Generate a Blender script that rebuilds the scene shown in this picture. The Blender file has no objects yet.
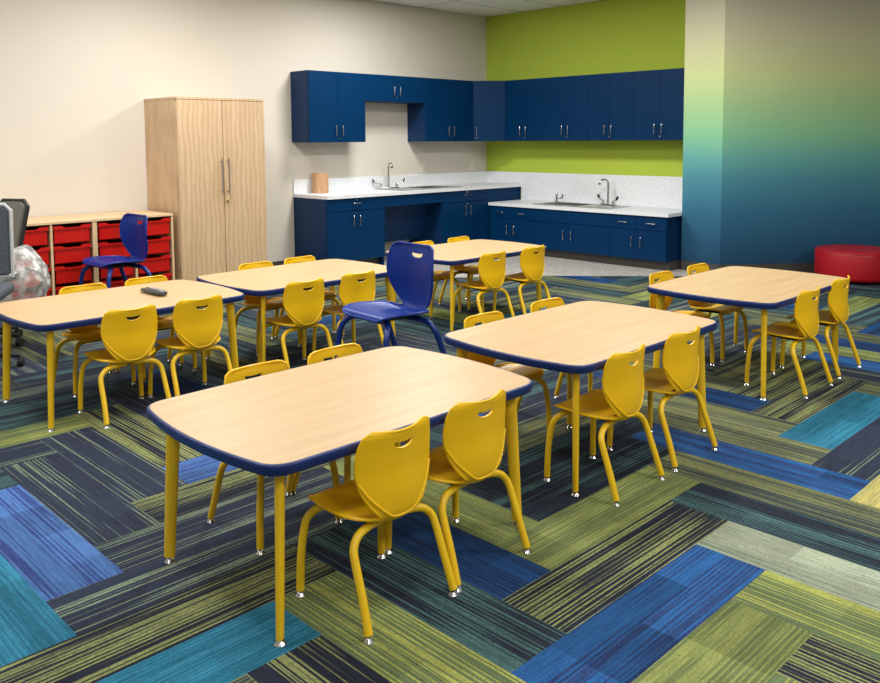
import bpy, bmesh, math, random
from mathutils import Vector, Matrix
random.seed(7)
scene = bpy.context.scene
COL = scene.collection
R = math.radians

# ------------------------------------------------------------------ materials
def srgb(r, g, b):
    f = lambda c: c/12.92 if c <= .04045 else ((c+.055)/1.055)**2.4
    return (f(r/255), f(g/255), f(b/255), 1)

def mat(name, col, rough=.5, metal=0, spec=.5, coat=0, noise=None, bump=None, trans=0, alpha=1):
    m = bpy.data.materials.new(name); m.use_nodes = True
    nt = m.node_tree; b = nt.nodes['Principled BSDF']
    b.inputs['Base Color'].default_value = col
    b.inputs['Roughness'].default_value = rough
    b.inputs['Metallic'].default_value = metal
    b.inputs['Specular IOR Level'].default_value = spec
    b.inputs['Coat Weight'].default_value = coat
    b.inputs['Transmission Weight'].default_value = trans
    b.inputs['Alpha'].default_value = alpha
    if noise:       # (scale vec, second colour, low, high)
        sc, c2, lo, hi = noise
        tc = nt.nodes.new('ShaderNodeTexCoord'); mp = nt.nodes.new('ShaderNodeMapping')
        mp.inputs['Scale'].default_value = sc
        nz = nt.nodes.new('ShaderNodeTexNoise'); nz.inputs['Scale'].default_value = 1
        nz.inputs['Detail'].default_value = 4
        mr = nt.nodes.new('ShaderNodeMapRange')
        mr.inputs['From Min'].default_value = lo; mr.inputs['From Max'].default_value = hi
        mx = nt.nodes.new('ShaderNodeMix'); mx.data_type = 'RGBA'
        mx.inputs['A'].default_value = col; mx.inputs['B'].default_value = c2
        L = nt.links.new
        L(tc.outputs['Object'], mp.inputs['Vector']); L(mp.outputs['Vector'], nz.inputs['Vector'])
        L(nz.outputs['Fac'], mr.inputs['Value']); L(mr.outputs['Result'], mx.inputs['Factor'])
        L(mx.outputs['Result'], b.inputs['Base Color'])
    if bump:        # (scale, strength, distance)
        tc = nt.nodes.new('ShaderNodeTexCoord')
        nz = nt.nodes.new('ShaderNodeTexNoise'); nz.inputs['Scale'].default_value = bump[0]
        bp = nt.nodes.new('ShaderNodeBump'); bp.inputs['Strength'].default_value = bump[1]
        bp.inputs['Distance'].default_value = bump[2]
        L = nt.links.new
        L(tc.outputs['Object'], nz.inputs['Vector']); L(nz.outputs['Fac'], bp.inputs['Height'])
        L(bp.outputs['Normal'], b.inputs['Normal'])
    return m

M = {}
M['cream'] = mat('cream_paint', srgb(212, 205, 193), .8, spec=.2, bump=(60, .08, .002))
M['green'] = mat('lime_paint', srgb(174, 193, 70), .8, spec=.2, bump=(60, .08, .002))
M['yellow'] = mat('yellow_plastic', srgb(240, 190, 14), .36, spec=.45, bump=(900, .05, .0004))
M['yellow_metal'] = mat('yellow_enamel', srgb(236, 192, 30), .34, spec=.5)
M['bluep'] = mat('blue_plastic', srgb(4, 44, 130), .38, spec=.35, bump=(700, .05, .0004))
M['blue_metal'] = mat('blue_enamel', srgb(8, 42, 118), .28, spec=.5)
M['chrome'] = mat('chrome', (.55, .55, .56, 1), .22, 1)
M['steel'] = mat('brushed_steel', (.5, .49, .46, 1), .33, 1)
M['black'] = mat('black_rubber', srgb(22, 22, 24), .6)
M['navy'] = mat('navy_laminate', srgb(0, 46, 86), .45, spec=.12, noise=((3, 3, 3), srgb(0, 43, 81), .3, .7))
M['navy_side'] = mat('navy_carcass', srgb(4, 42, 82), .5, spec=.25)
M['navy_in'] = mat('navy_interior', srgb(14, 44, 84), .6)
M['edge_blue'] = mat('blue_edge_band', srgb(12, 38, 100), .4, spec=.5)
M['red'] = mat('red_tray_plastic', srgb(190, 17, 10), .35, spec=.4)
M['vinyl'] = mat('red_vinyl', srgb(168, 14, 30), .42, spec=.5, bump=(500, .1, .0006))
M['toe'] = mat('dark_grey_vinyl_base', srgb(66, 64, 60), .6)
M['grey_fab'] = mat('grey_upholstery', srgb(112, 108, 100), .85, bump=(600, .2, .001))
M['dark_fab'] = mat('charcoal_mesh', srgb(58, 64, 74), .8, noise=((60, 60, 160), srgb(84, 90, 100), .4, .7))
M['pale_plastic'] = mat('pale_grey_plastic', srgb(186, 190, 190), .45)
M['white_plastic'] = mat('white_plastic', srgb(224, 220, 208), .45)
M['kraft'] = mat('kraft_paper', srgb(196, 158, 124), .85, noise=((40, 40, 6), srgb(180, 138, 96), .3, .7))
M['remote'] = mat('dark_grey_casing', srgb(60, 60, 64), .35)
M['remote_l'] = mat('silver_casing', srgb(150, 150, 154), .35, metal=.5)
M['ceil_frame'] = mat('white_lamp_frame', srgb(230, 230, 226), .5)
M['brass'] = mat('brass', (.75, .62, .35, 1), .3, 1)

def film_mat():
    m = bpy.data.materials.new('clear_plastic_film'); m.use_nodes = True
    nt = m.node_tree; out = nt.nodes['Material Output']; nt.nodes.remove(nt.nodes['Principled BSDF'])
    tr = nt.nodes.new('ShaderNodeBsdfTransparent'); tr.inputs[0].default_value = (.96, .96, .96, 1)
    gl = nt.nodes.new('ShaderNodeBsdfGlossy'); gl.inputs['Roughness'].default_value = .24
    df = nt.nodes.new('ShaderNodeBsdfDiffuse'); df.inputs[0].default_value = (.86, .85, .83, 1)
    a = nt.nodes.new('ShaderNodeMixShader'); b = nt.nodes.new('ShaderNodeMixShader')
    nz = nt.nodes.new('ShaderNodeTexNoise'); nz.inputs['Scale'].default_value = 6; nz.inputs['Detail'].default_value = 3
    nz.inputs['Distortion'].default_value = .5
    mr = nt.nodes.new('ShaderNodeMapRange'); mr.inputs['From Min'].default_value = .42; mr.inputs['From Max'].default_value = .68
    mr.inputs['To Min'].default_value = .22; mr.inputs['To Max'].default_value = .88
    fr = nt.nodes.new('ShaderNodeFresnel'); fr.inputs['IOR'].default_value = 1.5
    L = nt.links.new
    L(nz.outputs['Fac'], mr.inputs['Value']); L(mr.outputs['Result'], a.inputs[0])
    L(tr.outputs[0], a.inputs[1]); L(df.outputs[0], a.inputs[2])
    L(fr.outputs[0], b.inputs[0]); L(a.outputs[0], b.inputs[1]); L(gl.outputs[0], b.inputs[2])
    L(b.outputs[0], out.inputs['Surface'])
    return m
M['film'] = film_mat()

def wood_mat(name, c1, c2, scale, rough=.35, band=None):
    m = bpy.data.materials.new(name); m.use_nodes = True
    nt = m.node_tree; b = nt.nodes['Principled BSDF']; L = nt.links.new
    tc = nt.nodes.new('ShaderNodeTexCoord'); mp = nt.nodes.new('ShaderNodeMapping'); mp.inputs['Scale'].default_value = scale
    n1 = nt.nodes.new('ShaderNodeTexNoise'); n1.inputs['Scale'].default_value = 1; n1.inputs['Detail'].default_value = 6
    n1.inputs['Distortion'].default_value = .6
    L(tc.outputs['Object'], mp.inputs['Vector']); L(mp.outputs['Vector'], n1.inputs['Vector'])
    cr = nt.nodes.new('ShaderNodeValToRGB')
    cr.color_ramp.elements[0].position = .3; cr.color_ramp.elements[0].color = c1
    cr.color_ramp.elements[1].position = .7; cr.color_ramp.elements[1].color = c2
    L(n1.outputs['Fac'], cr.inputs['Fac'])
    last = cr.outputs['Color']
    if band:
        mp2 = nt.nodes.new('ShaderNodeMapping'); mp2.inputs['Scale'].default_value = band[0]
        L(tc.outputs['Object'], mp2.inputs['Vector'])
        wv = nt.nodes.new('ShaderNodeTexWave'); wv.inputs['Scale'].default_value = 1; wv.inputs['Distortion'].default_value = 5
        wv.inputs['Detail'].default_value = 2; wv.inputs['Detail Scale'].default_value = 1.3
        L(mp2.outputs['Vector'], wv.inputs['Vector'])
        mu = nt.nodes.new('ShaderNodeMath'); mu.operation = 'MULTIPLY'; mu.inputs[1].default_value = band[2]
        L(wv.outputs['Fac'], mu.inputs[0])
        mx = nt.nodes.new('ShaderNodeMix'); mx.data_type = 'RGBA'; mx.inputs['B'].default_value = band[1]
        L(mu.outputs[0], mx.inputs['Factor']); L(last, mx.inputs['A']); last = mx.outputs['Result']
    L(last, b.inputs['Base Color']); b.inputs['Roughness'].default_value = rough
    b.inputs['Specular IOR Level'].default_value = .4
    return m
M['maple'] = wood_mat('maple_laminate', srgb(190, 158, 116), srgb(202, 171, 130), (2.2, 26, 8), .4)
M['maple_cab'] = wood_mat('maple_veneer', srgb(198, 168, 134), srgb(209, 181, 148), (10, 10, 1.6), .42,
                          band=((6.5, 6.5, 2.6), srgb(176, 146, 108), .55))
M['maple_edge'] = wood_mat('maple_panel', srgb(208, 176, 134), srgb(222, 192, 152), (8, 8, 3), .45)

def speckle_mat(name, base, a, b_, scale, rough):
    m = bpy.data.materials.new(name); m.use_nodes = True
    nt = m.node_tree; b = nt.nodes['Principled BSDF']; L = nt.links.new
    tc = nt.nodes.new('ShaderNodeTexCoord')
    vo = nt.nodes.new('ShaderNodeTexVoronoi'); vo.inputs['Scale'].default_value = scale
    L(tc.outputs['Object'], vo.inputs['Vector'])
    sp = nt.nodes.new('ShaderNodeSeparateColor'); L(vo.outputs['Color'], sp.inputs[0])
    cr = nt.nodes.new('ShaderNodeValToRGB'); cr.color_ramp.interpolation = 'CONSTANT'
    e = cr.color_ramp.elements; e[0].position = 0; e[0].color = base; e[1].position = .62; e[1].color = a
    x = e.new(.85); x.color = b_
    L(sp.outputs[0], cr.inputs['Fac']); L(cr.outputs['Color'], b.inputs['Base Color'])
    b.inputs['Roughness'].default_value = rough
    return m
M['counter'] = speckle_mat('speckled_white_laminate', srgb(226, 228, 232), srgb(212, 215, 221), srgb(236, 237, 240), 130, .4)
M['tile'] = speckle_mat('speckled_grey_vinyl_tile', srgb(176, 172, 166), srgb(146, 143, 138), srgb(204, 200, 192), 60, .45)

def mural_mat():
    m = bpy.data.materials.new('mural_gradient_paper'); m.use_nodes = True
    nt = m.node_tree; b = nt.nodes['Principled BSDF']; L = nt.links.new
    ge = nt.nodes.new('ShaderNodeNewGeometry'); sx = nt.nodes.new('ShaderNodeSeparateXYZ')
    nz = nt.nodes.new('ShaderNodeTexNoise'); nz.inputs['Scale'].default_value = 2.2; nz.inputs['Detail'].default_value = 5
    L(ge.outputs['Position'], sx.inputs[0]); L(ge.outputs['Position'], nz.inputs['Vector'])
    ma = nt.nodes.new('ShaderNodeMath'); ma.operation = 'MULTIPLY_ADD'; ma.inputs[1].default_value = .10; ma.inputs[2].default_value = -.05
    L(nz.outputs['Fac'], ma.inputs[0])
    ad = nt.nodes.new('ShaderNodeMath'); L(sx.outputs['Z'], ad.inputs[0]); L(ma.outputs[0], ad.inputs[1])
    dv = nt.nodes.new('ShaderNodeMath'); dv.operation = 'DIVIDE'; dv.inputs[1].default_value = 3.0
    L(ad.outputs[0], dv.inputs[0])
    cr = nt.nodes.new('ShaderNodeValToRGB'); e = cr.color_ramp.elements
    stops = [(0.0, (24, 58, 88)), (.10, (36, 82, 114)), (.22, (52, 108, 138)), (.32, (76, 140, 156)), (.40, (104, 172, 164)),
             (.48, (140, 200, 156)), (.58, (178, 214, 156)), (.68, (218, 228, 164)), (.80, (230, 228, 188)), (.97, (230, 222, 208))]
    e[0].position = 0; e[0].color = srgb(*stops[0][1]); e[1].position = .97; e[1].color = srgb(*stops[-1][1])
    for p, c in stops[1:-1]:
        q = e.new(p); q.color = srgb(*c)
    L(dv.outputs[0], cr.inputs['Fac']); L(cr.outputs['Color'], b.inputs['Base Color'])
    b.inputs['Roughness'].default_value = .7; b.inputs['Specular IOR Level'].default_value = .25
    return m
M['mural'] = mural_mat()

def ceiling_mat():
    m = bpy.data.materials.new('ceiling_tile_grid'); m.use_nodes = True
    nt = m.node_tree; b = nt.nodes['Principled BSDF']; L = nt.links.new
    ge = nt.nodes.new('ShaderNodeNewGeometry')
    br = nt.nodes.new('ShaderNodeTexBrick'); br.offset = 0; br.inputs['Scale'].default_value = 1
    br.inputs['Brick Width'].default_value = 1.22; br.inputs['Row Height'].default_value = .61
    br.inputs['Mortar Size'].default_value = .012; br.inputs['Mortar Smooth'].default_value = .1
    br.inputs['Color1'].default_value = srgb(240, 240, 236); br.inputs['Color2'].default_value = srgb(236, 236, 232)
    br.inputs['Mortar'].default_value = srgb(176, 172, 162)
    L(ge.outputs['Position'], br.inputs['Vector']); L(br.outputs['Color'], b.inputs['Base Color'])
    b.inputs['Roughness'].default_value = .9
    return m
M['dim'] = mat('taupe_paint', srgb(150, 142, 130), .85, spec=.2)
M['ceiling'] = ceiling_mat()

def carpet_mat():
    m = bpy.data.materials.new('striped_carpet_plank'); m.use_nodes = True
    nt = m.node_tree; b = nt.nodes['Principled BSDF']; L = nt.links.new
    N = nt.nodes.new
    uv = N('ShaderNodeUVMap'); uv.uv_map = 'plank'
    base = N('ShaderNodeVertexColor'); base.layer_name = 'base'
    strp = N('ShaderNodeVertexColor'); strp.layer_name = 'stripe'
    par = N('ShaderNodeVertexColor'); par.layer_name = 'param'
    sp = N('ShaderNodeSeparateColor'); L(par.outputs['Color'], sp.inputs[0])   # R threshold, G seed, B block contrast
    sd = N('ShaderNodeMath'); sd.operation = 'MULTIPLY'; sd.inputs[1].default_value = 91.7; L(sp.outputs[1], sd.inputs[0])
    def noise(sx, sy, detail=2, seedoff=0., rough=.5):
        mp = N('ShaderNodeMapping'); mp.inputs['Scale'].default_value = (sx, sy, 1); L(uv.outputs['UV'], mp.inputs['Vector'])
        ad = N('ShaderNodeVectorMath'); ad.operation = 'ADD'; L(mp.outputs['Vector'], ad.inputs[0])
        cb = N('ShaderNodeCombineXYZ'); s2 = N('ShaderNodeMath'); s2.operation = 'ADD'; s2.inputs[1].default_value = seedoff
        L(sd.outputs[0], s2.inputs[0]); L(s2.outputs[0], cb.inputs[0]); L(s2.outputs[0], cb.inputs[1]); L(s2.outputs[0], cb.inputs[2])
        L(cb.outputs[0], ad.inputs[1])
        nz = N('ShaderNodeTexNoise'); nz.inputs['Scale'].default_value = 1; nz.inputs['Detail'].default_value = detail
        nz.inputs['Roughness'].default_value = rough
        L(ad.outputs[0], nz.inputs['Vector']); return nz.outputs['Fac']
    def mr(v, a, b2, c=0., d=1.):
        n = N('ShaderNodeMapRange'); n.inputs['From Min'].default_value = a; n.inputs['From Max'].default_value = b2
        n.inputs['To Min'].default_value = c; n.inputs['To Max'].default_value = d; L(v, n.inputs['Value']); return n.outputs['Result']
    def math_(op, a, b2):
        n = N('ShaderNodeMath'); n.operation = op; n.use_clamp = False
        for k, x in enumerate((a, b2)):
            if isinstance(x, (int, float)): n.inputs[k].default_value = x
            else: L(x, n.inputs[k])
        return n.outputs[0]
    lines = noise(.8, 120, 2)                       # fine long lines
    broad = noise(.9, 17, 2, 13.)                   # where the lines gather
    sxy = N('ShaderNodeSeparateXYZ'); L(uv.outputs['UV'], sxy.inputs[0])
    wob = math_('MULTIPLY', noise(1.5, 3, 1, 5.), 2.2)
    comb = mr(math_('SINE', math_('ADD', math_('MULTIPLY', sxy.outputs[1], 2*math.pi*62), wob), 0), -1., 1., 0., 1.)
    v = math_('ADD', math_('ADD', math_('MULTIPLY', lines, .50), math_('MULTIPLY', broad, .55)), math_('MULTIPLY', comb, .10))
    v = math_('SUBTRACT', v, sp.outputs[0])
    fac = mr(v, -.025, .025)
    loops = noise(70, 210, 1, 31.)                  # short loops of yarn
    fac = math_('MULTIPLY', fac, mr(loops, .30, .52, .55, 1.))
    mx = N('ShaderNodeMix'); mx.data_type = 'RGBA'
    L(fac, mx.inputs['Factor']); L(base.outputs['Color'], mx.inputs['A']); L(strp.outputs['Color'], mx.inputs['B'])
    # blocks of lighter and darker yarn inside one plank
    mpb = N('ShaderNodeMapping'); mpb.inputs['Scale'].default_value = (1/.27, 1/.122, 1); L(uv.outputs['UV'], mpb.inputs['Vector'])
    fl = N('ShaderNodeVectorMath'); fl.operation = 'FLOOR'; L(mpb.outputs['Vector'], fl.inputs[0])
    ad = N('ShaderNodeVectorMath'); ad.operation = 'ADD'; L(fl.outputs[0], ad.inputs[0])
    cb = N('ShaderNodeCombineXYZ'); L(sd.outputs[0], cb.inputs[2]); L(cb.outputs[0], ad.inputs[1])
    wn = N('ShaderNodeTexWhiteNoise'); wn.noise_dimensions = '3D'; L(ad.outputs[0], wn.inputs['Vector'])
    blk = mr(wn.outputs['Value'], .3, .7, -1., 1.)
    blk = math_('MULTIPLY', blk, sp.outputs[2])
    dash = mr(noise(9, 120, 2, 57.), .3, .7, .80, 1.20)
    pile = mr(noise(260, 260, 1, 77.), .3, .7, .74, 1.26)
    gain = math_('MULTIPLY', math_('MULTIPLY', dash, pile), math_('ADD', blk, 1.))
    vm = N('ShaderNodeVectorMath'); vm.operation = 'SCALE'; L(mx.outputs['Result'], vm.inputs[0]); L(gain, vm.inputs['Scale'])
    L(vm.outputs[0], b.inputs['Base Color'])
    b.inputs['Roughness'].default_value = .95; b.inputs['Specular IOR Level'].default_value = .1
    bp = N('ShaderNodeBump'); bp.inputs['Strength'].default_value = .35; bp.inputs['Distance'].default_value = .003
    L(loops, bp.inputs['Height']); L(bp.outputs['Normal'], b.inputs['Normal'])
    return m
M['carpet'] = carpet_mat()

# ------------------------------------------------------------------ mesh helpers
def box(bm, x0, x1, y0, y1, z0, z1, bev=0, seg=1):
    t = bmesh.new(); bmesh.ops.create_cube(t, size=1)
    bmesh.ops.scale(t, vec=(x1-x0, y1-y0, z1-z0), verts=t.verts)
    bmesh.ops.translate(t, vec=((x0+x1)/2, (y0+y1)/2, (z0+z1)/2), verts=t.verts)
    if bev: bmesh.ops.bevel(t, geom=t.edges[:], offset=bev, segments=seg, affect='EDGES', profile=.5)
    merge(bm, t)

def merge(bm, t, mtx=None):
    if mtx: bmesh.ops.transform(t, matrix=mtx, verts=t.verts)
    me = bpy.data.meshes.new('tmp'); t.to_mesh(me); t.free(); bm.from_mesh(me); bpy.data.meshes.remove(me)

def cyl(bm, c, r, h, seg=20, axis='Z', r2=None, bev=0):
    t = bmesh.new(); bmesh.ops.create_cone(t, cap_ends=True, segments=seg, radius1=r, radius2=r if r2 is None else r2, depth=h)
    if bev: bmesh.ops.bevel(t, geom=[e for e in t.edges if len(e.link_faces) == 2 and e.calc_face_angle(0) > 1], offset=bev, segments=2, affect='EDGES')
    m = Matrix.Translation(c)
    if axis == 'X': m = m @ Matrix.Rotation(R(90), 4, 'Y')
    if axis == 'Y': m = m @ Matrix.Rotation(R(-90), 4, 'X')
    merge(bm, t, m)

def catmull(pts, n=8):
    P = [Vector(p) for p in pts]; P = [2*P[0]-P[1]] + P + [2*P[-1]-P[-2]]
    out = []
    for i in range(1, len(P)-2):
        for k in range(n):
            t = k/n; a, b, c, d = P[i-1], P[i], P[i+1], P[i+2]
            out.append(.5*((2*b) + (c-a)*t + (2*a-5*b+4*c-d)*t*t + (3*b-3*c+d-a)*t**3))
    out.append(P[-2]); return out

def tube(bm, pts, r, seg=12, cap=True, closed=False, ref=None, flat=1.0):
    """sweep; r a number or list; flat squashes across ref"""
    n = len(pts); P = [Vector(p) for p in pts]
    rs = r if isinstance(r, (list, tuple)) else [r]*n
    rings = []; up = Vector(ref) if ref else None; prev = None
    for i in range(n):
        if closed: d = (P[(i+1) % n]-P[i-1]).normalized()
        else: d = (P[min(i+1, n-1)]-P[max(i-1, 0)]).normalized()
        if prev is None:
            u = up if up else (Vector((0, 0, 1)) if abs(d.z) < .9 else Vector((1, 0, 0)))
        else: u = prev
        u = (u - d*u.dot(d)).normalized(); prev = u; w = d.cross(u)
        rings.append([bm.verts.new(P[i] + rs[i]*(math.cos(a)*u + flat*math.sin(a)*w)) for a in [2*math.pi*k/seg for k in range(seg)]])
    for i in range(n if closed else n-1):
        A, B = rings[i], rings[(i+1) % n]
        for k in range(seg):
            f = bm.faces.new((A[k], A[(k+1) % seg], B[(k+1) % seg], B[k]))
    if cap and not closed:
        bm.faces.new(rings[0][::-1]); bm.faces.new(rings[-1])

def prism(bm, poly, z0, z1, mtx=None):
    t = bmesh.new(); a = [t.verts.new((x, y, z0)) for x, y in poly]; b = [t.verts.new((x, y, z1)) for x, y in poly]
    n = len(poly); t.faces.new(a[::-1]); t.faces.new(b)
    for i in range(n): t.faces.new((a[i], a[(i+1) % n], b[(i+1) % n], b[i]))
    bmesh.ops.recalc_face_normals(t, faces=t.faces)
    merge(bm, t, mtx)

def obj(name, bm, m, parent=None, smooth=True, angle=35, loc=None):
    bmesh.ops.recalc_face_normals(bm, faces=bm.faces)
    me = bpy.data.meshes.new(name); bm.to_mesh(me); bm.free()
    me.materials.append(m)
    if smooth:
        for p in me.polygons: p.use_smooth = True
        me.set_sharp_from_angle(angle=R(angle))
    o = bpy.data.objects.new(name, me); COL.objects.link(o)
    if parent: o.parent = parent
    if loc: o.location = loc
    return o

def thing(name, label, cat, loc=(0, 0, 0), rz=0, group=None):
    o = bpy.data.objects.new(name, None); COL.objects.link(o)
    o.empty_display_size = .1; o.location = loc; o.rotation_euler = (0, 0, rz)
    o['label'] = label; o['category'] = cat
    if group: o['group'] = group
    return o
def tag(o, label, cat, group=None):
    o['label'] = label; o['category'] = cat
    if group: o['group'] = group
    return o
def struct(name, bm, m, smooth=False):
    o = obj(name, bm, m, smooth=smooth); o['kind'] = 'structure'; return o
def BM(): return bmesh.new()
def dup(root, loc, rz, label, group=None):
    def cp(o, par):
        c = o.copy(); COL.objects.link(c); c.parent = par
        for ch in [x for x in bpy.data.objects if x.parent == o]: cp(ch, c)
        return c
    r = cp(root, None); r.location = loc; r.rotation_euler = (0, 0, rz); r['label'] = label
    if group: r['group'] = group
    return r

# ------------------------------------------------------------------ camera (lens shift: the photo's horizon sits high in the frame)
CX, CY, CZ = 8.35385, 7.54823, 1.38866
yaw, pit, rol, F_, PY = .790953, -.0815088, -.0061518, 833.588, 207.980
Fv = Vector((-math.cos(yaw)*math.cos(pit), -math.sin(yaw)*math.cos(pit), math.sin(pit)))
Rv = Fv.cross(Vector((0, 0, 1))).normalized(); Uv = Rv.cross(Fv)
R2 = Rv*math.cos(rol)+Uv*math.sin(rol); U2 = -Rv*math.sin(rol)+Uv*math.cos(rol)
cam = bpy.data.cameras.new('camera'); co = bpy.data.objects.new('camera', cam); COL.objects.link(co)
mw = Matrix((R2, U2, -Fv)).transposed().to_4x4(); mw.translation = (CX, CY, CZ); co.matrix_world = mw
cam.sensor_width = 36; cam.sensor_fit = 'HORIZONTAL'; cam.lens = F_/880*36
cam.shift_y = -(341.5-PY)/880; cam.clip_start = .05
scene.camera = co

# ------------------------------------------------------------------ room shell
HC = 3.01
MX, MY = .38, 3.55                      # corner where the mural wall starts
md = Vector((-.76, .65, 0)).normalized(); ML = 3.1
EX, EY = MX+md.x*ML, MY+md.y*ML
XF, YR = 10.6, 10.2
bm = BM(); box(bm, -.0, XF, -.12, 0, 0, HC); struct('wall_left', bm, M['cream'])
bm = BM(); box(bm, -.12, 0, -.12, 3.115, 0, HC); struct('wall_back', bm, M['green'])
nx, ny = -md.y, md.x                     # outward (behind) normal of the mural wall
bm = BM(); prism(bm, [(-.12, 3.115), (.38, 3.115), (MX, MY), (MX+nx*.12-.2, MY+.0), (-.12, 3.4)], 0, HC); struct('wall_corner', bm, M['mural'])
bm = BM(); prism(bm, [(MX, MY), (EX, EY), (EX+nx*.12, EY+ny*.12), (MX+nx*.12, MY+ny*.12)], 0, HC); struct('wall_right', bm, M['mural'])
bm = BM(); box(bm, EX-.12, EX, EY, YR, 0, HC); struct('wall_side', bm, M['dim'])
bm = BM(); box(bm, EX-.12, XF, YR, YR+.12, 0, HC); struct('wall_front', bm, M['dim'])
bm = BM(); box(bm, XF, XF+.12, -.12, YR+.12, 0, HC); struct('wall_rear', bm, M['dim'])
bm = BM(); box(bm, EX-.12, XF+.12, -.12, YR+.12, HC, HC+.1); struct('ceiling', bm, M['ceiling'])

# baseboards
bm = BM(); box(bm, 3.14, 3.87, 0, .012, 0, .1); box(bm, 4.79, 4.83, 0, .012, 0, .1); box(bm, 6.95, XF, 0, .012, 0, .1); struct('baseboard_left', bm, M['toe'])
bm = BM(); box(bm, .38, .392, 3.12, MY+.008, 0, .1); struct('baseboard_back', bm, M['toe'])
bm = BM(); prism(bm, [(MX, MY), (EX, EY), (EX-nx*.012, EY-ny*.012), (MX-nx*.012, MY-ny*.012)], 0, .1); struct('baseboard_right', bm, M['toe'])

# carpet planks in a four to one herringbone
PW, PL0, PR0 = .2445, 5.55, 5.956
TY = {  # base, stripe, threshold, block contrast
 'S': ((36, 40, 52), (128, 134, 86), .60, .08),     # navy with strong olive stripes
 'N': ((44, 50, 66), (112, 126, 106), .64, .08),     # navy, some stripes
 'D': ((36, 42, 54), (68, 98, 98), .61, .08),       # dark with faint teal stripes
 'Q': ((58, 66, 66), (118, 122, 82), .57, .08),     # grey green with olive
 'L': ((96, 106, 68), (126, 134, 78), .58, .14),   # lime
 'E': ((92, 106, 74), (148, 152, 80), .60, .10),    # green with yellow lines
 'P': ((146, 154, 134), (98, 116, 100), .64, .16),   # pale sage
 'B': ((38, 82, 134), (38, 54, 94), .60, .24),      # bright blue
 'K': ((28, 62, 106), (28, 42, 72), .58, .16),       # deeper blue
 'V': ((70, 104, 158), (50, 64, 118), .60, .18),    # light blue
 'T': ((38, 98, 122), (50, 116, 144), .58, .12),    # teal
 'Y': ((150, 148, 98), (172, 160, 96), .58, .14),
}
KN = {('h', 6, -2): 'T', ('h', 2, 2): 'L', ('v', 5, -2): 'E', ('h', 5, -3): 'S', ('h', 1, 1): 'B', ('v', 8, -7): 'T',
      ('v', 4, -3): 'D', ('v', 0, 1): 'P', ('h', 4, -4): 'N', ('h', 0, 0): 'S', ('v', 7, -8): 'V', ('v', 3, -4): 'K', ('v', -1, 0): 'D',
      ('h', 3, -5): 'N', ('h', -1, -1): 'L', ('v', 6, -9): 'N', ('v', 2, -5): 'L', ('v', -2, -1): 'Q', ('h', 2, -6): 'S', ('h', -2, -2): 'D',
      ('v', 5, -10): 'N', ('v', 1, -6): 'D', ('v', -3, -2): 'B', ('h', 5, -11): 'E', ('h', 1, -7): 'V', ('h', -3, -3): 'D', ('h', -7, 1): 'N',
      ('v', 4, -11): 'S', ('v', 0, -7): 'D', ('v', -4, -3): 'Q', ('h', 4, -12): 'D', ('h', 0, -8): 'N', ('h', -8, 0): 'T', ('v', 3, -12): 'N',
      ('v', -5, -4): 'Q', ('h', -9, -1): 'S', ('v', -6, -5): 'K', ('h', -10, -2): 'S', ('v', -7, -6): 'Q', ('v', -11, -2): 'B',
      ('v', 1, 2): 'E', ('v', 2, 3): 'S', ('h', 3, 3): 'E', ('h', 4, 4): 'T', ('v', 9, -6): 'Q', ('v', 6, -1): 'S', ('h', 7, -1): 'Q',
      ('h', -4, -4): 'Q', ('h', -6, 2): 'Y', ('v', 2, -13): 'K'}
bm = BM(); uvl = bm.loops.layers.uv.new('plank')
cb_, cs_, cp_ = (bm.loops.layers.float_color.new(n) for n in ('base', 'stripe', 'param'))
seen = set(); rnd = random.Random(11)
for i in range(-34, 22):
    for j in range(-26, 19):
        k = (i-j) % 8
        key = ('h', i-k, j) if k < 4 else ('v', i, j-(7-k))
        if key in seen: continue
        seen.add(key)
        x, y = PL0+key[1]*PW, PR0+key[2]*PW
        if x > XF+.5 or x < -3 or y < -1.5 or y > YR+.5: continue
        hz = key[0] == 'h'; g = .0012
        lx, ly = (4*PW, PW) if hz else (PW, 4*PW)
        t = KN.get(key) or rnd.choice('SSNNNDDDDQQQLKBTDQN')
        b0, s0, th, bl = TY[t]; jit = rnd.uniform(.9, 1.1)
        if key in KN: jit = 1
        clampx = lambda v: min(max(v, EX-.1), XF+.1); clampy = lambda v: min(max(v, -.1), YR+.1)
        cs = [(x, y), (x+lx, y), (x+lx, y+ly), (x, y+ly)]
        uvs = [(0, 0), (4*PW, 0), (4*PW, PW), (0, PW)] if hz else [(0, 0), (0, PW), (4*PW, PW), (4*PW, 0)]
        vs = [bm.verts.new((a, b2, 0)) for a, b2 in cs]
        f = bm.faces.new(vs); sd = rnd.random()
        for l, u in zip(f.loops, uvs):
            l[uvl].uv = u; l[cb_] = Vector(srgb(*[min(255, c*jit) for c in b0])); l[cs_] = Vector(srgb(*[min(255, c*jit) for c in s0]))
            l[cp_] = (th, sd, bl, 1)
# trim the carpet to the room
for co_, no_ in (((XF+.05, 0, 0), (1, 0, 0)), ((EX-.05, 0, 0), (-1, 0, 0)), ((0, -.05, 0), (0, -1, 0)), ((0, YR+.05, 0), (0, 1, 0))):
    bmesh.ops.bisect_plane(bm, geom=bm.verts[:]+bm.edges[:]+bm.faces[:], plane_co=co_, plane_no=no_, clear_outer=True)
me = bpy.data.meshes.new('floor'); bm.to_mesh(me); bm.free(); me.materials.append(M['carpet'])
fl = bpy.data.objects.new('floor', me); COL.objects.link(fl); fl['kind'] = 'structure'
bm = BM(); prism(bm, [(0, 0), (3.2, 0), (3.1, .45), (2.75, .95), (2.5, 1.62), (1.62, 2.37), (.70, 3.40), (.38, 3.80), (.38, 3.0), (0, 3.0)], -.05, .003)
struct('floor', bm, M['tile'])

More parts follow.
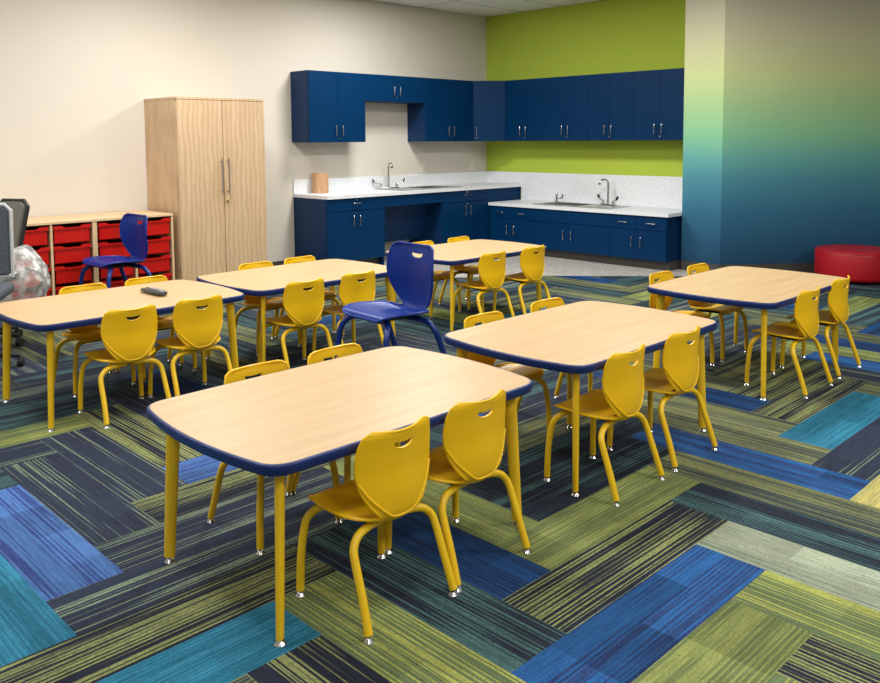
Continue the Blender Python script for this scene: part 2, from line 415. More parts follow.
# ------------------------------------------------------------------ tables
HT = .53
def table_outline(inset=0., n=64):
    a, b, be, bl, rc = .550-inset, .381-inset, .046, .009, .05
    side = []
    for k in range(n+1):      # right end x+
        t = -1+2*k/n; side.append((a+be*(1-t*t), b*t))
    top = []
    for k in range(1, n+1):
        t = 1-2*k/n; top.append((a*t, b+bl*(1-t*t)))
    loop = side + top
    loop += [(-x, -y) for x, y in side[1:]] + [(-x, -y) for x, y in top[:-1]]
    # round the four corners
    out = []; N = len(loop)
    corners = [(a, b), (-a, b), (-a, -b), (a, -b)]
    pts = [p for p in loop if min(math.hypot(p[0]-c[0], p[1]-c[1]) for c in corners) > rc*1.05]
    res = []
    for idx, p in enumerate(pts):
        q = pts[(idx+1) % len(pts)]; res.append(p)
        m_ = ((p[0]+q[0])/2, (p[1]+q[1])/2); c = min(corners, key=lambda c: math.hypot(m_[0]-c[0], m_[1]-c[1]))
        if math.hypot(m_[0]-c[0], m_[1]-c[1]) < rc and math.hypot(p[0]-q[0], p[1]-q[1]) > rc*.7:
            for k in range(1, 8):
                t = k/8; res.append(((1-t)**2*p[0]+2*t*(1-t)*c[0]+t*t*q[0], (1-t)**2*p[1]+2*t*(1-t)*c[1]+t*t*q[1]))
    return res
def make_table(label, loc):
    t = thing('activity_table', label, 'table', loc, 0, 'maple activity tables with blue edges')
    bm = BM(); o = table_outline(.004); prism(bm, o, HT-.031, HT); obj('tabletop', bm, M['maple'], t, angle=30)
    bm = BM(); ring = table_outline(0.)
    prof = [(0.000, -.0005), (.003, -.002), (.0045, -.008), (.003, -.026), (-.002, -.0335), (-.014, -.034), (-.014, -.0325), (-.0045, -.032), (-.0045, -.0005)]
    n = len(ring); rows = []
    for i, p in enumerate(ring):
        a, b = ring[i-1], ring[(i+1) % n]; d = Vector((b[0]-a[0], b[1]-a[1], 0)).normalized(); nn = Vector((d.y, -d.x, 0))
        if nn.dot(Vector((p[0], p[1], 0))) < 0: nn = -nn
        rows.append([bm.verts.new(Vector((p[0], p[1], HT))+nn*q[0]+Vector((0, 0, q[1]))) for q in prof])
    for i in range(n):
        A, B = rows[i], rows[(i+1) % n]
        for k in range(len(prof)): bm.faces.new((A[k], A[(k+1) % len(prof)], B[(k+1) % len(prof)], B[k]))
    obj('edge_band', bm, M['edge_blue'], t, angle=50)
    for sx in (-1, 1):
        for sy in (-1, 1):
            bm = BM(); top = Vector((sx*.486, sy*.306, HT-.033)); bot = Vector((sx*.508, sy*.323, .016))
            pts = [top.lerp(bot, k/6) for k in range(7)]; dr = Vector((sx, sy, 0)).normalized()
            tube(bm, pts, [.0235-.005*k/6 for k in range(7)], 20, ref=(dr.x, dr.y, 0), flat=.62)
            cyl(bm, (sx*.492, sy*.308, HT-.034), .04, .005, 20)
            lg = obj('leg', bm, M['yellow_metal'], t)
            bm = BM(); cyl(bm, (bot.x, bot.y, .013), .008, .010, 12); cyl(bm, (bot.x, bot.y, .0045), .018, .009, 16, r2=.011)
            obj('glide', bm, M['chrome'], lg)
    return t
TB = {'A': (6.615, 5.34), 'B': (5.25, 5.345), 'C': (3.575, 5.345), 'D': (6.425, 3.11), 'E': (5.213, 3.08), 'F': (3.615, 3.06)}
TL = {'A': 'low maple table with blue edge nearest the camera, on yellow legs',
      'B': 'low maple table with blue edge, middle of the three tables along the right',
      'C': 'low maple table with blue edge standing by the mural wall near the red ottoman',
      'D': 'low maple table with blue edge at far left, with the grey handset lying on it',
      'E': 'low maple table in front of the tall maple cupboard, behind the big blue chair',
      'F': 'low maple table with blue edge farthest back, before the white kitchen counters'}
t0 = make_table(TL['A'], (*TB['A'], 0))
for k in 'BCDEF': dup(t0, (*TB[k], 0), 0, TL[k])

# ------------------------------------------------------------------ chairs: moulded shell on four bent tube legs
ST = [(-.163, .296, .104, .000), (-.158, .306, .126, .000), (-.140, .313, .142, .001), (-.10, .313, .154, .005), (-.05, .306, .158, .011), (0, .297, .154, .017),
      (.04, .289, .144, .023), (.075, .281, .118, .026), (.100, .282, .084, .018), (.115, .295, .070, .012), (.122, .315, .084, .013),
      (.124, .345, .107, .023), (.124, .376, .124, .032), (.122, .408, .135, .038), (.121, .44, .141, .042), (.122, .472, .142, .042),
      (.124, .503, .138, .039), (.128, .529, .131, .035), (.131, .543, .124, .033), (.132, .552, .113, .030), (.1325, .557, .096, .028)]
def shell_point(s, t, f=1.0):
    """s in 0..len-1, t in -1..1"""
    i = min(int(s), len(ST)-2); u = s-i
    P = [ST[max(i-1, 0)], ST[i], ST[i+1], ST[min(i+2, len(ST)-1)]]
    q = [.5*((2*b)+(c-a)*u+(2*a-5*b+4*c-d)*u*u+(3*b-3*c+d-a)*u**3) for a, b, c, d in zip(*P)]
    dq = [.5*((c-a)+2*(2*a-5*b+4*c-d)*u+3*(3*b-3*c+d-a)*u*u) for a, b, c, d in zip(*P)]
    n = Vector((0, -dq[1], dq[0])).normalized()        # inner side: up on the seat, forward on the back
    y, z, hw, c = q
    top = max(0, (s-(len(ST)-4))/3)                    # shallow dip along the top edge
    p = Vector((hw*t, y, z)) + n*c*t*t
    if top > 0: p.z -= .003*top*math.cos(t*math.pi/2)
    return p*f
def smooth(x, a, b):
    x = min(max((x-a)/(b-a), 0), 1); return x*x*(3-2*x)
S_WAIST = 9.0
def make_shell_part(name, s0, s1, f, m, parent, slot=False):
    bm = BM(); ns, nt_ = max(8, int((s1-s0)*5)), 36; th = .0055*f
    def row(s):
        return [shell_point(s, -1+2*k/nt_, f) for k in range(nt_+1)]
    def normal(s, t):
        e = 1e-3; sa, sb = max(0, s-e*20), min(len(ST)-1-1e-6, s+e*20)
        a = shell_point(sb, t, f)-shell_point(sa, t, f); b = shell_point(s, t+e, f)-shell_point(s, t-e, f)
        n = b.cross(a); n.normalize(); return n        # points to the back / underside
    inner, outer = [], []
    for r in range(ns+1):
        s = s0+(s1-s0)*r/ns; s = min(s, len(ST)-1-1e-6); ri, ro = [], []
        for k in range(nt_+1):
            t = -1+2*k/nt_; p = shell_point(s, t, f); n = normal(s, t)
            if n.dot(Vector((0, .6, -.8) if s < 7 else (0, 1, -.1))) < 0: n = -n
            sr = 9.4+3.9*abs(t)**4.5                       # the crease that runs in a U round the foot of the back
            bulge = .005*f*smooth(s, sr-.3, sr+.3)*(1-smooth(s, 15, 19)) * (1 if s > 8 else 0)
            ri.append(bm.verts.new(p)); ro.append(bm.verts.new(p+n*(th+bulge*0.6)))
        inner.append(ri); outer.append(ro)
    for r in range(ns):
        for k in range(nt_):
            bm.faces.new((inner[r][k], inner[r+1][k], inner[r+1][k+1], inner[r][k+1]))
            bm.faces.new((outer[r][k], outer[r][k+1], outer[r+1][k+1], outer[r+1][k]))
    for r in range(ns):
        bm.faces.new((inner[r][0], outer[r][0], outer[r+1][0], inner[r+1][0]))
        bm.faces.new((inner[r][nt_], inner[r+1][nt_], outer[r+1][nt_], outer[r][nt_]))
    for k in range(nt_):
        bm.faces.new((inner[0][k], inner[0][k+1], outer[0][k+1], outer[0][k]))
        bm.faces.new((inner[ns][k], outer[ns][k], outer[ns][k+1], inner[ns][k+1]))
    if slot:      # half-moon hand hole, cut with a boolean
        bmesh.ops.recalc_face_normals(bm, faces=bm.faces)
        a_me = bpy.data.meshes.new('a'); bm.to_mesh(a_me); bm.free(); ao = bpy.data.objects.new('a', a_me); COL.objects.link(ao)
        cbm = BM(); w, h, zc = .036*f, .0165*f, .517*f
        poly = []
        for k in range(13):
            a = math.pi+math.pi*k/12; poly.append((w*math.cos(a), h*1.0*math.sin(a)))
        poly += [(w*1.02, .004*f), (w*.9, .0065*f), (w*.5, .0035*f), (0, .0025*f), (-w*.5, .0035*f), (-w*.9, .0065*f), (-w*1.02, .004*f)]
        prism(cbm, poly, -.05*f, .05*f, Matrix.Translation((0, .125*f, zc)) @ Matrix.Rotation(R(90), 4, 'X'))
        c_me = bpy.data.meshes.new('c'); cbm.to_mesh(c_me); cbm.free(); c_o = bpy.data.objects.new('c', c_me); COL.objects.link(c_o)
        md_ = ao.modifiers.new('b', 'BOOLEAN'); md_.operation = 'DIFFERENCE'; md_.object = c_o; md_.solver = 'EXACT'
        dg = bpy.context.evaluated_depsgraph_get(); nm = bpy.data.meshes.new_from_object(ao.evaluated_get(dg))
        bpy.data.objects.remove(ao); bpy.data.objects.remove(c_o)
        bm = BM(); bm.from_mesh(nm); bpy.data.meshes.remove(nm)
        # raised lip round the hand hole on the rear face
        lip = [Vector((x*1.06, 0, zc+y*1.08)) for x, y in poly]
        lp = []
        for v in lip:
            yy = .1265*f - (.038*f)*(v.x/(.135*f))**2; lp.append(Vector((v.x, yy+.0045*f, v.z)))
        tube(bm, lp, .0022*f, 8, closed=True, ref=(0, 1, 0))
    # rounded lip along the outer edge
    edge = []
    nE = int((s1-s0)*6)
    L_ = [shell_point(min(s0+(s1-s0)*k/nE, len(ST)-1-1e-6), -1, f) for k in range(nE+1)]
    R_ = [shell_point(min(s0+(s1-s0)*k/nE, len(ST)-1-1e-6), 1, f) for k in range(nE+1)]
    off = lambda p, s: p + (Vector((0, 0, -.0028*f)) if s < 8 else Vector((0, .0028*f, 0)))
    Lp = [off(p, s0+(s1-s0)*k/nE) for k, p in enumerate(L_)]; Rp = [off(p, s0+(s1-s0)*k/nE) for k, p in enumerate(R_)]
    if slot:
        T_ = [shell_point(len(ST)-1-1e-6, -1+2*k/14, f)+Vector((0, .0028*f, 0)) for k in range(1, 14)]
        tube(bm, Lp+T_+Rp[::-1], .0048*f, 8, ref=(0, 1, 0))
        cr = []
        for k in range(25):
            t = -1+2*k/24; s = 9.4+3.9*abs(t)**4.5; p = shell_point(s, t*.985, f); n = normal(s, t)
            if n.y < 0: n = -n
            cr.append(p+n*.0066*f)
        tube(bm, cr, .0052*f, 8, ref=(0, 1, 0))
    else:
        T_ = [shell_point(0, -1+2*k/14, f)+Vector((0, 0, -.0028*f)) for k in range(1, 14)]
        tube(bm, Lp[::-1]+T_+Rp, .0054*f, 8, ref=(0, 0, 1))
    return obj(name, bm, m, parent, angle=40)
def make_chair(name, label, group, f, mp, mm):
    c = thing(name, label, 'chair', (0, 0, 0), 0, group)
    make_shell_part('seat', 0, S_WAIST, f, mp, c)
    make_shell_part('backrest', S_WAIST, len(ST)-1, f, mp, c, slot=True)
    r = .0125*f
    for sx in (-1, 1):
        bm = BM(); pts = catmull([(sx*.03*f, -.105*f, .279*f), (sx*.085*f, -.113*f, .281*f), (sx*.122*f, -.128*f, .274*f), (sx*.143*f, -.147*f, .250*f), (sx*.151*f, -.158*f, .215*f), (sx*.160*f, -.165*f, .13*f), (sx*.164*f, -.168*f, .016)], 6)
        tube(bm, pts, r, 14); lg = obj('leg', bm, mm, c)
        bm = BM(); p = pts[-1]; cyl(bm, (p.x, p.y, .014), r*.6, .010, 10); cyl(bm, (p.x, p.y, .0045), r*1.25, .009, 16, r2=r*.75); obj('glide', bm, M['chrome'], lg)
        bm = BM(); pts = catmull([(sx*.015*f, .055*f, .267*f), (sx*.075*f, .064*f, .268*f), (sx*.124*f, .073*f, .260*f), (sx*.152*f, .083*f, .235*f), (sx*.160*f, .097*f, .200*f), (sx*.163*f, .131*f, .110*f), (sx*.168*f, .164*f, .016)], 6)
        tube(bm, pts, r, 14); lg = obj('leg', bm, mm, c)
        bm = BM(); p = pts[-1]; cyl(bm, (p.x, p.y, .014), r*.6, .010, 10); cyl(bm, (p.x, p.y, .0045), r*1.25, .009, 16, r2=r*.75); obj('glide', bm, M['chrome'], lg)
    bm = BM()
    box(bm, -.045*f, .045*f, -.12*f, -.09*f, .284*f, .300*f, .002); box(bm, -.045*f, .045*f, .03*f, .06*f, .270*f, .280*f, .002)
    tube(bm, [(-.03*f, -.105*f, .279*f), (-.03*f, .055*f, .273*f)], r*.8, 10); tube(bm, [(.03*f, -.105*f, .279*f), (.03*f, .055*f, .273*f)], r*.8, 10)
    tube(bm, [(-.035*f, -.105*f, .279*f), (.035*f, -.105*f, .279*f)], r, 12)
    tube(bm, [(-.02*f, .055*f, .274*f), (.02*f, .055*f, .274*f)], r, 12)
    obj('seat_frame', bm, M['black'], c)
    return c
GY = "small yellow chairs around the tables"
CH = [  # x, y, far side?, label
 (6.774, 5.665, 0, 'small yellow plastic chair nearest the camera, its back to us at the front table'),
 (6.411, 5.657, 0, 'small yellow chair on the near side of the front table, right of the nearest one'),
 (6.714, 5.020, 1, 'yellow chair tucked under the far side of the front table, nearer its left end'),
 (6.351, 5.020, 1, 'yellow chair tucked under the far side of the front table, nearer its right end'),
 (5.555, 5.665, 0, 'small yellow chair on the near side of the middle right table, at its left'),
 (5.095, 5.660, 0, 'small yellow chair on the near side of the middle right table, at its right'),
 (5.470, 5.020, 1, 'yellow chair top showing over the far edge of the middle right table, left one'),
 (4.985, 5.020, 1, 'yellow chair top showing over the far edge of the middle right table, right one'),
 (3.725, 5.655, 0, 'yellow chair at the near side of the table by the mural wall, left one'),
 (3.225, 5.640, 0, 'yellow chair nearest the red ottoman, on the near side of the right back table'),
 (3.800, 4.980, 1, 'yellow chair behind the table by the mural wall, at its left corner'),
 (3.350, 4.985, 1, 'yellow chair behind the table by the mural wall, below the gradient column'),
 (6.558, 3.420, 0, 'yellow chair on the near side of the far left table, left of the pair'),
 (6.185, 3.430, 0, 'yellow chair on the near side of the far left table, right of the pair'),
 (6.468, 2.795, 1, 'yellow chair behind the far left table, below the red trays at left'),
 (6.085, 2.795, 1, 'yellow chair behind the far left table, just behind the grey handset'),
 (5.470, 3.390, 0, 'yellow chair at the near side of the table before the tall cupboard, left one'),
 (5.055, 3.380, 0, 'yellow chair just left of the big blue chair, its back to us'),
 (5.290, 2.760, 1, 'yellow chair top in front of the tall maple cupboard, over the table edge'),
 (4.920, 2.750, 1, 'yellow chair top between the tall maple cupboard and the navy base cabinets'),
 (3.785, 3.390, 0, 'yellow chair just right of the big blue chair, at the farthest table'),
 (3.315, 3.390, 0, 'yellow chair at the right end of the farthest table, near side, before the tiled floor'),
 (3.285, 2.745, 1, 'yellow chair top behind the farthest table, against the navy base cabinets'),
 (3.715, 2.745, 1, 'yellow chair mostly hidden behind the back of the big blue chair'),
]
first = None
for x, y, far, lab in CH:
    jr = random.Random(int(x*1000)).uniform(-.02, .02)
    if first is None: first = make_chair('student_chair', lab, GY, 1.0, M['yellow'], M['yellow_metal']); first.location = (x, y, 0)
    else: dup(first, (x, y, 0), (math.pi if far else 0)+jr, lab)
GB = 'large blue chairs'
b1 = make_chair('student_chair', 'big blue chair turned sideways in the aisle between the tables', GB, 1.41, M['bluep'], M['blue_metal'])
b1.location = (5.25, 4.03, 0); b1.rotation_euler = (0, 0, R(87))
dup(b1, (5.47, .93, 0), R(95), 'big blue chair standing in front of the red tray drawers')

# ------------------------------------------------------------------ kitchen joinery, local x along the wall, local y out from it
def d_handle(x, y, z, vertical=True, L_=.105, parent=None):
    bm = BM(); h = L_/2; o = .028
    prof = [(-h, 0), (-h, o*.7), (-h*.86, o), (0, o*1.08), (h*.86, o), (h, o*.7), (h, 0)]
    pts = catmull([((x, y+b, z+a) if vertical else (x+a, y+b, z)) for a, b in prof], 4)
    tube(bm, pts, .0048, 8); return obj('handle', bm, M['chrome'], parent)
def lock(x, y, z, parent):
    bm = BM(); cyl(bm, (x, y+.004, z), .009, .012, 14, axis='Y'); cyl(bm, (x, y+.011, z), .004, .004, 8, axis='Y'); return obj('lock', bm, M['chrome'], parent)
def carcass(bm, w, d, z0, z1, t=.018, top=True):
    box(bm, 0, t, 0, d, z0, z1); box(bm, w-t, w, 0, d, z0, z1); box(bm, t, w-t, 0, d, z0, z0+t)
    box(bm, t, w-t, 0, .012, z0+t, z1)
    if top: box(bm, t, w-t, .012, d, z1-t, z1)
def door_panel(name, x0, x1, d, z0, z1, parent, m=None):
    bm = BM(); g = .0015; box(bm, x0+g, x1-g, d+.001, d+.020, z0+g, z1-g, .0012); return obj(name, bm, m or M['navy'], parent)
def wall_cab(label, x0, w, z0, z1, split, place, hz=None, locks=True):
    """place: 'L' left wall, 'R' back wall"""
    if place == 'L': t = thing('wall_cabinet', label, 'cabinet', (x0, .001, 0), 0, 'navy wall cabinets')
    else: t = thing('wall_cabinet', label, 'cabinet', (.001, x0+w, 0), R(-90), 'navy wall cabinets')
    sp = split-x0 if place == 'L' else (x0+w)-split
    bm = BM(); carcass(bm, w, .303, z0, z1); obj('body', bm, M['navy_side'], t, smooth=False)
    zz = z0+.125 if hz is None else hz
    for a, b, hx in ((0, sp, sp-.045), (sp, w, sp+.045)):
        dd = door_panel('door', a, b, .303, z0, z1, t); d_handle(hx, .323, zz, parent=dd)
        if b == w and locks: lock(sp+.002 if False else sp-.018, .323, z0+.042, dd)
    return t
wall_cab('navy wall cabinet at the far left end, above the kraft paper roll', 2.369, .766, 1.37, 2.127, 2.75, 'L')
wall_cab('short navy wall cabinet over the left sink, bottom higher than its neighbours', 1.44, .929, 1.826, 2.127, 1.911, 'L', hz=1.95)
wall_cab('tall navy wall cabinet on the cream wall between the short one and the corner', .6086, .8314, 1.37, 2.127, 1.026, 'L')
t = thing('wall_cabinet', 'diagonal navy wall cabinet filling the corner of the two walls', 'cabinet', (.001, .001, 0), 0, 'navy wall cabinets')
bm = BM(); prism(bm, [(0, 0), (.6066, 0), (.6066, .31), (.31, .6066), (0, .6066)], 1.37, 2.127); obj('body', bm, M['navy_side'], t, smooth=False)
a, b = Vector((.6066, .31, 0)), Vector((.31, .6066, 0)); nrm = Vector((1, 1, 0)).normalized()
bm = BM(); e = (b-a).normalized(); p0, p1 = a+e*.012, b-e*.012
prism(bm, [(p0.x, p0.y), (p1.x, p1.y), (p1.x+nrm.x*.019, p1.y+nrm.y*.019), (p0.x+nrm.x*.019, p0.y+nrm.y*.019)], 1.372, 2.125); dd = obj('door', bm, M['navy'], t, smooth=False)
hp = a+e*.05+nrm*.019
bm = BM(); tube(bm, catmull([tuple(hp+nrm*o_+Vector((0, 0, 1.495+h_))) for h_, o_ in ((-.052, 0), (-.052, .02), (-.04, .028), (0, .03), (.04, .028), (.052, .02), (.052, 0))], 4), .0048, 8); obj('handle', bm, M['chrome'], dd)
bm = BM(); cyl(bm, (0, 0, 0), .009, .012, 14, axis='Y'); bmesh.ops.rotate(bm, verts=bm.verts, cent=(0, 0, 0), matrix=Matrix.Rotation(R(-45), 3, 'Z')); bmesh.ops.translate(bm, verts=bm.verts, vec=hp+nrm*.004+Vector((0, 0, 1.412))); obj('lock', bm, M['chrome'], dd)
for (a0, a1, sp), lab in zip(((.6086, 1.239, .915), (1.239, 1.865, 1.555), (1.865, 2.483, 2.154), (2.483, 3.09, 2.792)),
        ('navy wall cabinet on the green wall, next to the corner one', 'navy wall cabinet on the green wall, second from the corner, left of the tall faucet',
         'navy wall cabinet on the green wall, above the tall right faucet', 'navy wall cabinet on the green wall, beside the gradient column')):
    wall_cab(lab, a0, a1-a0, 1.37, 2.127, sp, 'R')

ZC, ZL = .8145, .6114
# high base cabinets on the left wall
t = thing('base_cabinet', 'high navy base cabinet at the left end with one wide drawer over two doors', 'cabinet', (2.338, .001, 0), 0, 'navy base cabinets')
bm = BM(); carcass(bm, .790, .577, .1, ZC-.036, top=False); box(bm, .0, .018, 0, .577, .0, .1); box(bm, .772, .79, 0, .577, .0, .1); obj('body', bm, M['navy_side'], t, smooth=False)
bm = BM(); box(bm, .019, .771, .48, .5, 0, .1); obj('toe_kick', bm, M['toe'], t, smooth=False)
dr = door_panel('drawer', 0, .79, .577, .640, .778, t); d_handle(.40, .597, .722, False, parent=dr); lock(.40, .597, .757, dr)
for a0, a1, hx in ((0, .412, .367), (.412, .79, .457)):
    dd = door_panel('door', a0, a1, .577, .102, .638, t); d_handle(hx, .597, .535, parent=dd)
    if a0: lock(.420, .597, .615, dd)
t = thing('sink_apron', 'navy panels framing the open knee space under the left sink', 'cabinet', (1.436, .001, 0), 0)
bm = BM(); box(bm, .001, .901, .57, .597, .655, .778); obj('front_rail', bm, M['navy'], t, smooth=False)
bm = BM(); prism(bm, [(.20, .20), (.22, .20), (.38, .655), (.36, .655)], .002, .9, Matrix(((0, 0, 1, 0), (1, 0, 0, 0), (0, 1, 0, 0), (0, 0, 0, 1)))); obj('back_panel', bm, M['navy_side'], t, smooth=False)
t = thing('base_cabinet', 'high navy base cabinet right of the knee space with a locking drawer', 'cabinet', (.62, .001, 0), 0, 'navy base cabinets')
bm = BM(); carcass(bm, .815, .577, .1, ZC-.036, top=False); obj('body', bm, M['navy_side'], t, smooth=False)
bm = BM(); box(bm, .0, .815, .48, .5, 0, .1); obj('toe_kick', bm, M['toe'], t, smooth=False)
dr = door_panel('drawer', 0, .815, .577, .640, .778, t); d_handle(.402, .597, .722, False, parent=dr); lock(.402, .597, .757, dr)
for a0, a1, hx in ((0, .402, .357), (.402, .815, .447)):
    dd = door_panel('door', a0, a1, .577, .102, .638, t); d_handle(hx, .597, .535, parent=dd)
    if a0: lock(.395, .597, .615, dd)
bm = BM(); box(bm, .001, .619, .001, .597, .1, ZC-.036); box(bm, .001, .619, .001, .52, .003, .1); tag(obj('filler_cabinet', bm, M['navy'], smooth=False), 'plain navy corner block where high and low counters meet', 'cabinet')

# low base cabinets on the back wall
def low_cab(label, y0, y1, sp, drawers):
    w = y1-y0; t = thing('base_cabinet', label, 'cabinet', (.001, y1, 0), R(-90), 'navy base cabinets')
    bm = BM(); carcass(bm, w, .616, .1, ZL-.036, top=False); obj('body', bm, M['navy_side'], t, smooth=False)
    bm = BM(); box(bm, 0, w, .545, .565, .003, .1); box(bm, .0, .018, .03, .545, .003, .1); obj('toe_kick', bm, M['toe'], t, smooth=False)
    s = y1-sp
    if drawers:
        for a0, a1 in ((0, s), (s, w)):
            dd = door_panel('drawer', a0, a1, .616, .422, .573, t); d_handle((a0+a1)/2, .636, .497, False, .11, parent=dd)
    else: door_panel('false_front', 0, w, .616, .422, .573, t)
    for a0, a1, hx in ((0, s, s-.055), (s, w, s+.055)):
        dd = door_panel('door', a0, a1, .616, .102, .42, t); d_handle(hx, .636, .29, parent=dd)
    return t
low_cab('low navy base cabinet at the inside corner, two small drawers over doors', .6200, 1.299, .98, True)
low_cab('low navy sink cabinet with plain panel above its two doors', 1.299, 2.393, 1.83, False)
low_cab('low navy base cabinet at the right end by the gradient column', 2.393, 3.085, 2.735, True)

def counter_with_hole(name, x0, x1, y0, y1, z0, z1, hx0, hx1, hy0, hy1):
    bm = BM(); box(bm, x0, hx0, y0, y1, z0, z1); box(bm, hx1, x1, y0, y1, z0, z1); box(bm, hx0, hx1, y0, hy0, z0, z1); box(bm, hx0, hx1, hy1, y1, z0, z1)
    return bm
t = thing('countertop', 'high white speckled countertop along the cream wall with backsplash', 'countertop')
bm = counter_with_hole('', .001, 3.135, .001, .6177, ZC-.036, ZC, 1.17, 1.62, .14, .50); obj('worktop', bm, M['counter'], t, smooth=False)
bm = BM(); box(bm, .001, 3.135, .001, .02, ZC+.0005, .966, .002); box(bm, .001, .02, .021, .6177, ZC+.0005, .966, .002); obj('backsplash', bm, M['counter'], t)
t = thing('countertop', 'low white speckled countertop along the green wall with tall backsplash', 'countertop')
bm = counter_with_hole('', .001, .6565, .6190, 3.114, ZL-.036, ZL, .16, .50, 1.32, 1.86); obj('worktop', bm, M['counter'], t, smooth=False)
bm = BM(); box(bm, .001, .02, .6190, 3.114, ZL+.0005, .966, .002); obj('backsplash', bm, M['counter'], t)

def sink(label, cx, cy, L_, W_, hole, z, rz):
    """local x along the counter; hole (x0,x1,y0,y1) local"""
    t = thing('sink', label, 'sink', (cx, cy, z), rz, 'steel sinks')
    x0, x1, y0, y1 = hole; bm = BM()
    for a in ((-L_/2, x0, -W_/2, W_/2), (x1, L_/2, -W_/2, W_/2), (x0, x1, -W_/2, y0), (x0, x1, y1, W_/2)): box(bm, a[0], a[1], a[2], a[3], .001, .009)
    obj('rim', bm, M['steel'], t, smooth=False)
    bm = BM(); d = .14; g = .003
    box(bm, x0+g, x0+g+.003, y0+g, y1-g, -d, .005); box(bm, x1-g-.003, x1-g, y0+g, y1-g, -d, .005); box(bm, x0+g, x1-g, y0+g, y0+g+.003, -d, .005)
    box(bm, x0+g, x1-g, y1-g-.003, y1-g, -d, .005); box(bm, x0+g, x1-g, y0+g, y1-g, -d-.003, -d); obj('bowl', bm, M['steel'], t, smooth=False)
    bm = BM(); cyl(bm, ((x0+x1)/2, (y0+y1)/2, -d+.003), .035, .005, 20); cyl(bm, ((x0+x1)/2, (y0+y1)/2, -d+.008), .012, .012, 12); obj('drain', bm, M['chrome'], t)
    return t
sink('stainless sink in the high left counter', 1.53, .31, 1.0, .46, (-.36, .09, -.165, .185), ZC, 0)
sink('stainless sink in the low right counter', .33, 1.78, 1.08, .44, (-.075, .455, -.165, .165), ZL, R(-90))
def faucet(label, loc, rz, sh, flip, blade_s=1.0):
    t = thing('faucet', label, 'faucet', loc, rz, 'gooseneck faucets with blade handles')
    bm = BM(); box(bm, -.13, .13, -.028, .028, 0, .012, .005, 2); cyl(bm, (0, 0, .03), .018, .05, 20, r2=.013); obj('base', bm, M['chrome'], t)
    bm = BM(); pts = catmull([(0, 0, .03), (0, 0, sh*.5), (0, 0, sh-.06), (.0, .008, sh-.02), (0, .045, sh+.005), (0, .095, sh-.002), (0, .118, sh-.03)], 6)
    tube(bm, pts, .0115, 12); cyl(bm, (0, .121, sh-.040), .016, .024, 14); obj('spout', bm, M['chrome'], t)
    for s in (-1, 1):
        bm = BM(); cyl(bm, (s*.10, 0, .03), .014, .045, 14)
        pts = catmull([(s*.10, 0, .052), (s*.135, .004, .056), (s*.175, .006, .066), (s*.195, .006, .100)], 5)
        n = len(pts); tube(bm, pts, [.008+.008*min(1, k/(n*.75)) for k in range(n)], 10, ref=(0, 1, 0), flat=.45); h = obj('handle', bm, M['chrome'], t)
        bm = BM(); tube(bm, [pts[-5], pts[-3], pts[-1], pts[-1]+Vector((0, 0, .012))], [.016, .0175, .0175, .012], 10, ref=(0, 1, 0), flat=.45); obj('grip', bm, M['black'], h)
    return t
f1 = faucet('tall gooseneck faucet on the left counter under the short cabinet', (1.853, .112, ZC+.0095), R(0), .29, 1)
f1.rotation_euler = (0, 0, R(-22))
f2 = faucet('tall gooseneck faucet on the low right counter', (.135, 2.03, ZL+.0095), R(-90), .29, 1)
f2.rotation_euler = (0, 0, R(-112))
t = thing('drinking_bubbler', 'short drinking bubbler at the left end of the right sink', 'bubbler', (.16, 1.30, ZL+.0095), R(-90))
bm = BM(); cyl(bm, (0, 0, .008), .022, .016, 16); cyl(bm, (0, 0, .06), .013, .1, 16); cyl(bm, (0, 0, .112), .02, .016, 16, r2=.014); obj('spout', bm, M['chrome'], t)
bm = BM(); tube(bm, catmull([(.0, .0, .045), (-.05, 0, .047), (-.085, 0, .06), (-.09, 0, .10)], 5), [.006]*6+[.010]*10, 10, ref=(0, 1, 0)); obj('lever', bm, M['chrome'], t)

# kraft roll, outlets
bm = BM(); cyl(bm, (0, 0, .11), .088, .22, 40, bev=.003)
bmesh.ops.delete(bm, geom=[], context='VERTS')
tube(bm, [(math.cos(a)*.03, math.sin(a)*.03, .221) for a in [k*math.pi/12 for k in range(24)]], .002, 6, closed=True)
o = tag(obj('paper_towel_roll', bm, M['kraft']), 'brown kraft paper roll standing on the left end of the high counter', 'paper roll'); o.location = (2.85, .115, ZC)
def outlet(label, x):
    t = thing('wall_outlet', label, 'outlet', (x, .0005, 1.045), 0, 'wall outlets over the left counter')
    bm = BM(); box(bm, -.036, .036, 0, .006, -.058, .058, .002); obj('plate', bm, M['white_plastic'], t)
    for s in (-1, 1):
        bm = BM(); box(bm, -.017, .017, .0061, .009, s*.024-.015, s*.024+.015, .003); r_ = obj('socket', bm, M['white_plastic'], t)
        bm = BM(); box(bm, -.009, -.006, .0088, .0096, s*.024-.006, s*.024+.006); box(bm, .006, .009, .0088, .0096, s*.024-.006, s*.024+.006); obj('slot', bm, M['black'], r_)
    return t
outlet('white wall outlet above the left counter, right of the sink', 1.183)
outlet('white wall outlet above the left counter, close to the corner', .30)

